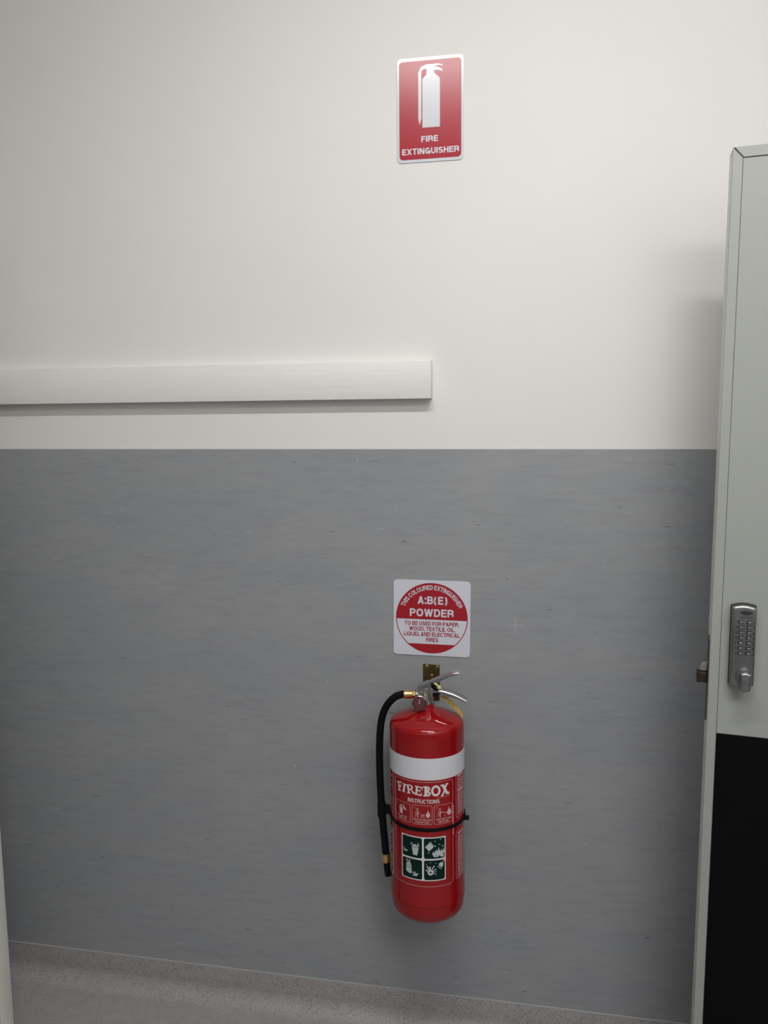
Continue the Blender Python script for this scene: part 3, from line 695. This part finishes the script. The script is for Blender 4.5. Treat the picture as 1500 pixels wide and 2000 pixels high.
# pressure gauge, turned slightly left and up
gm = Matrix.Translation((-0.0130, -0.0290, 0.5015)) @ Matrix.Rotation(R_(90), 4, 'X') @ Matrix.Rotation(R_(4), 4, 'Y') @ Matrix.Rotation(R_(-6), 4, 'X')
bm = bmesh.new(); lathe(bm, [(0.006, -0.012), (0.0155, -0.0105), (0.0170, -0.008), (0.0175, 0.0), (0.0172, 0.0018), (0.0162, 0.0024), (0.0156, 0.0012), (0.0154, -0.0005), (0, -0.0005)], 48, gm)
ga = obj('pressure_gauge', bm, M_chrome, ex, smooth=35)
def gmap(off): return lambda x, z, u: gm @ Vector((x/1000, z/1000, off+u))
Print().poly(circ(0, 0, 15.2, 40)).make('dial', M_dial, gmap(0.0001), ga)
P = Print(); P.ring(0, 0, 10.6, 9.9, 32); P.ring(0, 0, 6.4, 5.6, 28); P.poly(circ(0, 0, 2.0, 14)); P.line(circ(0, 0, 12.6, 12, 30, 75), 1.6)
P.make('dial_marking', mat('dial_print', (0.30, 0.17, 0.17), 0.4), gmap(0.0003), ga)
P = Print(); P.poly([(-1.4, -1), (1.4, -1), (0.5, 9.4), (-0.5, 9.4)]); P.make('needle', mat('needle_cream', (0.75, 0.62, 0.45), 0.4), gmap(0.0006), ga)
bm = bmesh.new(); lathe(bm, [(0.0157, 0.0012), (0.010, 0.0022), (0.0, 0.0026)], 32, gm, cap=False); obj('lens', bm, M_glass, ga, smooth=60)

# squeeze lever (upper) and carry handle (lower): folded steel channels
def folded(name, top, bot, hws, rad, th, m, n=5):
    """folded sheet: cheek - rounded shoulder - web - rounded shoulder - cheek, swept along top line"""
    bm = bmesh.new(); rings = []
    for (tx, tz), (bx, bz), hw in zip(top, bot, hws):
        T = Vector((tx, 0, tz)); B = Vector((bx, 0, bz)); d = (B-T); dn = d.normalized(); ring = []
        def half(sg, off):
            h_ = hw-off; r__ = max(rad-off, 0.0002); o_ = []
            o_.append(B+Vector((0, sg*h_, 0)))
            for k in range(n+1):
                a = PI/2*k/n
                o_.append(T+dn*(off+r__*(1-math.sin(a)))+Vector((0, sg*(h_-r__+r__*math.cos(a)), 0)))
            return o_
        outer = half(-1, 0)+half(1, 0)[::-1]; inner = half(-1, th)+half(1, th)[::-1]
        rings.append([bm.verts.new(p) for p in outer+inner[::-1]])
    for A, B in zip(rings, rings[1:]):
        N_ = len(A)
        for k in range(N_): bm.faces.new((A[k], A[(k+1) % N_], B[(k+1) % N_], B[k]))
    for Rg in (rings[0], rings[-1]):
        h = len(Rg)//2
        for k in range(h-1): bm.faces.new((Rg[k], Rg[k+1], Rg[-2-k], Rg[-1-k]))
    return obj(name, bm, m, ex, smooth=35)
top = [(-0.0208, 0.5355), (-0.008, 0.5414), (0.0073, 0.5483), (0.0124, 0.5505), (0.0218, 0.5547), (0.0411, 0.5628), (0.0500, 0.5665), (0.0590, 0.5692), (0.0680, 0.5708), (0.0740, 0.5711), (0.0785, 0.5700)]
bot = [(-0.0195, 0.5208), (-0.008, 0.5213), (0.0073, 0.5225), (0.0124, 0.5365), (0.0218, 0.5450), (0.0434, 0.5550), (0.0515, 0.5588), (0.0601, 0.5622), (0.0690, 0.5650), (0.0745, 0.5663), (0.0780, 0.5668)]
folded('squeeze_lever', top, bot, [0.0115]*5+[0.0112, 0.0108, 0.0102, 0.0095, 0.0088, 0.0078], 0.0020, 0.0014, M_chrome)
top = [(0.0150, 0.5350), (0.0230, 0.5335), (0.0337, 0.5305), (0.0450, 0.5282), (0.0576, 0.5250), (0.0670, 0.5220), (0.0766, 0.5180), (0.0860, 0.5132), (0.0955, 0.5078)]
bot = [(0.0150, 0.5120), (0.0230, 0.5140), (0.0320, 0.5160), (0.0430, 0.5166), (0.0550, 0.5145), (0.0640, 0.5118), (0.0735, 0.5080), (0.0830, 0.5042), (0.0930, 0.4992)]
folded('carry_handle', top, bot, [0.0128]*6+[0.0125, 0.0120, 0.0112], 0.0060, 0.0014, M_chrome, 7)
bm = bmesh.new(); lathe(bm, [(0.0030, -0.0145), (0.0036, -0.0135), (0.0030, -0.0125), (0.0024, -0.0125), (0.0024, 0.0125), (0.0036, 0.0135), (0.0030, 0.0145)], 16, Matrix.Translation((0.005, 0, 0.5285)) @ Matrix.Rotation(R_(90), 4, 'X'))
obj('rivet', bm, M_nickel, ex, smooth=40)
# black spring guard around the pivot between the handles
bm = bmesh.new()
prism(bm, [(0.0125, 0.5450), (0.0165, 0.5462), (0.0185, 0.5400), (0.0220, 0.5345), (0.0300, 0.5305), (0.0300, 0.5270), (0.0190, 0.5280), (0.0120, 0.5360)], -0.0138, 0.0138, 0.001, 2)
prism(bm, [(0.0165, 0.5225), (0.0305, 0.5235), (0.0345, 0.5190), (0.0280, 0.5150), (0.0150, 0.5120)], -0.0136, 0.0136, 0.001, 2)
obj('pivot_guard', bm, M_rubber, ex, smooth=40)
# safety pin with ring, seal and tag
bm = bmesh.new(); tube(bm, [(0.0245, -0.016, 0.5385), (0.0245, 0.0, 0.5385), (0.0245, 0.016, 0.5385)], 0.0014, 10, 2)
obj('safety_pin', bm, M_chrome, ex, smooth=50)
bm = bmesh.new()
box(bm, 0.0270, 0.0355, -0.0165, -0.0085, 0.5320, 0.5400, 0.0022, 2)
tube(bm, [(0.0200, -0.013, 0.5440), (0.0235, -0.014, 0.5435), (0.0290, -0.0145, 0.5400)], 0.0021, 10, 5)
tube(bm, [(0.0330, -0.0135, 0.5370), (0.0370, -0.013, 0.5330), (0.0385, -0.0125, 0.5270)], 0.0008, 8, 5)
tube(bm, [(0.0300, -0.012, 0.5350), (0.0300, 0.004, 0.5330), (0.0340, 0.013, 0.5290)], 0.0012, 8, 5)
obj('seal', bm, M_seally, ex, smooth=45)
bm = bmesh.new()
q = [((0.0300, 0.5125), (0.0400, 0.5165)), ((0.0480, 0.4975), (0.0570, 0.5015)), ((0.0690, 0.4775), (0.0760, 0.4830)), ((0.0850, 0.4590), (0.0850, 0.4705))]
for i in range(3):
    (a, b), (c_, d_) = q[i], q[i+1]
    prism(bm, [a, c_, d_, b], 0.0010, 0.0020)
obj('pull_tag', bm, M_yell, ex)

# ------------------------------------------------------------------ open door leaf on the right
dr = empty('door_1', (0.3729, -0.2936, 0), (0, 0, R_(-7.52)))
tag(dr, 'grey green door leaf folded back against the wall, with black kick panel and keypad lock', kind='structure')
DW, DT, ZB, ZT = 0.92, 0.042, 0.014, 2.0665
bm = bmesh.new(); box(bm, 0.0006, DW-0.0006, 0.0022, DT, ZB, ZT-0.0006); obj('door_core', bm, M_gap, dr)
def strip(name, pts, m=M_door, y0=0.0, y1=0.006, bev=0.0006):
    bm = bmesh.new(); prism(bm, pts, y0, y1, bev, 1); return obj(name, bm, m, dr, smooth=40)
gq = 0.0006
sw = 0.0176; st = 0.0196
strip('edge_strip', [(0, ZB), (sw-gq, ZB), (sw-gq, ZT-st-gq), (0.0, ZT-0.0012)])
strip('edge_strip', [(DW, ZB), (DW-sw+gq, ZB), (DW-sw+gq, ZT-st-gq), (DW, ZT-0.0012)])
strip('edge_strip', [(0.0022, ZT), (DW-0.0022, ZT), (DW-sw-0.001, ZT-st+0.0008), (sw+0.001, ZT-st+0.0008)])
strip('door_panel', [(sw+gq*0.4, 0.9622), (DW-sw-gq*0.4, 0.9622), (DW-sw-gq*0.4, ZT-st-0.0010), (sw+gq*0.4, ZT-st-0.0010)], y0=0.0004)
strip('kick_panel', [(sw+gq, ZB), (DW-sw-gq, ZB), (DW-sw-gq, 0.9617), (sw+gq, 0.9617)], M_kick, y0=-0.0008, bev=0.0004)
bm = bmesh.new(); box(bm, -0.0006, 0.002, 0.0060, DT+0.0002, ZB, ZT-0.006, 0.0003, 1); obj('lock_edge', bm, M_edge, dr, smooth=40)
bm = bmesh.new(); box(bm, -0.0004, DW+0.0004, DT, DT+0.001, ZB, ZT, 0); obj('rear_skin', bm, M_door, dr)
# latch face plate and bolt in the leading edge
lp = empty('latch', (0, 0, 0)); lp.parent = dr
bm = bmesh.new(); prism(bm, rrect(0.0105, 0.0325, 0.980, 1.154, 0.010, 6), -0.0010, 0.0012, 0.0002, 1, Matrix.Rotation(R_(90), 4, 'Z'))
for v_ in bm.verts: v_.co.x = -v_.co.x if False else v_.co.x-0.0008
obj('face_plate', bm, M_bronze, lp, smooth=40)
bm = bmesh.new(); box(bm, -0.0215, 0, 0.0140, 0.0300, 1.0580, 1.0805, 0.0015, 2); obj('latch_bolt', bm, M_bronze, lp, smooth=40)
bm = bmesh.new(); prism(bm, [(-0.0012, 1.0820), (-0.0012, 1.1000), (-0.0115, 1.0975), (-0.0155, 1.0915), (-0.0165, 1.0820)], 0.016, 0.028, 0.0008, 2); obj('guard_bolt', bm, M_nickel, lp, smooth=40)

# keypad lock
kp = empty('keypad_lock', (0.0558, 0, 1.0680), (0, R_(-0.3), 0)); kp.parent = dr; kp.scale = (1.045, 1.0, 1.045)
kp['label'] = 'satin chrome push button keypad lock with turn knob'
def lockout(w_, z0, z1, rise, n=10):
    o_ = [(w_/2*(1-2*k/n), z1-rise*(1-2*k/n)**2) for k in range(n+1)]
    return o_+[(-w_/2*(1-2*k/n), z0+rise*(1-2*k/n)**2) for k in range(n+1)]
bm = bmesh.new(); prism(bm, lockout(0.0430, -0.0035, 0.1535, 0.0045), -0.0060, 0.0, 0.0008, 1); obj('case_shade', bm, M_dark, kp, smooth=40)  # dark plate stands in for the shaded side of the lock case
bm = bmesh.new(); prism(bm, lockout(0.0412, -0.002, 0.1520, 0.0045), -0.0205, -0.0055, 0.0052, 5); obj('lock_case', bm, M_satin, kp, smooth=35)
for r_ in range(7):
    for c_, xx in enumerate((-0.0045, 0.0092)):
        z = 0.1205-r_*0.00975
        bm = bmesh.new(); box(bm, xx-0.0040, xx+0.0040, -0.0240, -0.0195, z-0.0026, z+0.0026, 0.0005, 1)
        obj('push_button', bm, M_satin, kp, smooth=40)
P = Print()
for i, (a, b) in enumerate(zip('12345XY', '67890ZC')):
    z = 120.5-i*9.75-1.9; P.text(a, 4.4, -13.2, z, bold=0.03); P.text(b, 4.4, 16.2, z, bold=0.03)
P.text('ASSA ABLOY', 2.1, 2.6, 128.6, bold=0.02, width=18); P.rect(-6.4, 131.9, 11.4, 132.3)
P.make('marking', M_dark, lambda x, z, u: (x/1000, -0.02075-u, z/1000), kp)
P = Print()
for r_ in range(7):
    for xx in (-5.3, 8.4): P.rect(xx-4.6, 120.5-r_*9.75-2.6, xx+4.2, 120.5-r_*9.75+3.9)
P.make('key_shadow', M_dark, lambda x, z, u: (x/1000, -0.02056-u, z/1000), kp)  # offset dark patches paint the shadows beside the buttons
Print().poly([(2.6+10.5*math.cos(t/16*PI), 138.3+3.7*math.sin(t/16*PI)) for t in range(32)]).make('emblem', M_dark, lambda x, z, u: (x/1000, -0.02075-u, z/1000), kp)
P = Print(); P.text('LOCKWOOD', 2.6, 2.6, 137.0, bold=0.01, width=16.5); P.make('emblem_lettering', M_satin, lambda x, z, u: (x/1000, -0.02095-u, z/1000), kp)
bm = bmesh.new(); mp = Matrix.Translation((0.0010, -0.0195, 0.0185)) @ Matrix.Rotation(R_(90), 4, 'X')
lathe(bm, [(0.0125, 0.0), (0.0125, 0.006), (0.0112, 0.0078), (0, 0.0078)], 36, mp)
prism(bm, lockout(0.0185, -0.0065, 0.0290, 0.0030), -0.0420, -0.0200, 0.0035, 4, Matrix.Translation((0.0030, 0, 0.0030)) @ Matrix.Rotation(R_(3), 4, 'Y'))
obj('turn_knob', bm, M_satin, kp, smooth=35)

# ------------------------------------------------------------------ second leaf, only its leading edge in view on the left
d2 = empty('door_2', (-1.1990, -0.35, 0), (0, 0, 0))
tag(d2, 'grey green door leaf, just its rounded leading edge in view at the left', kind='structure')
bm = bmesh.new(); prism(bm, [(-0.80, 0.010), (0, 0.010), (0, 2.045), (-0.80, 2.045)], 0.0, 0.042, 0.005, 3); obj('door_panel', bm, M_edge, d2, smooth=40)
bm = bmesh.new(); prism(bm, [(-0.008, 0.010), (0.0005, 0.010), (0.0005, 2.045), (-0.008, 2.045)], -0.0010, 0.043, 0.0008, 2); obj('edge_strip', bm, M_edge, d2, smooth=40)
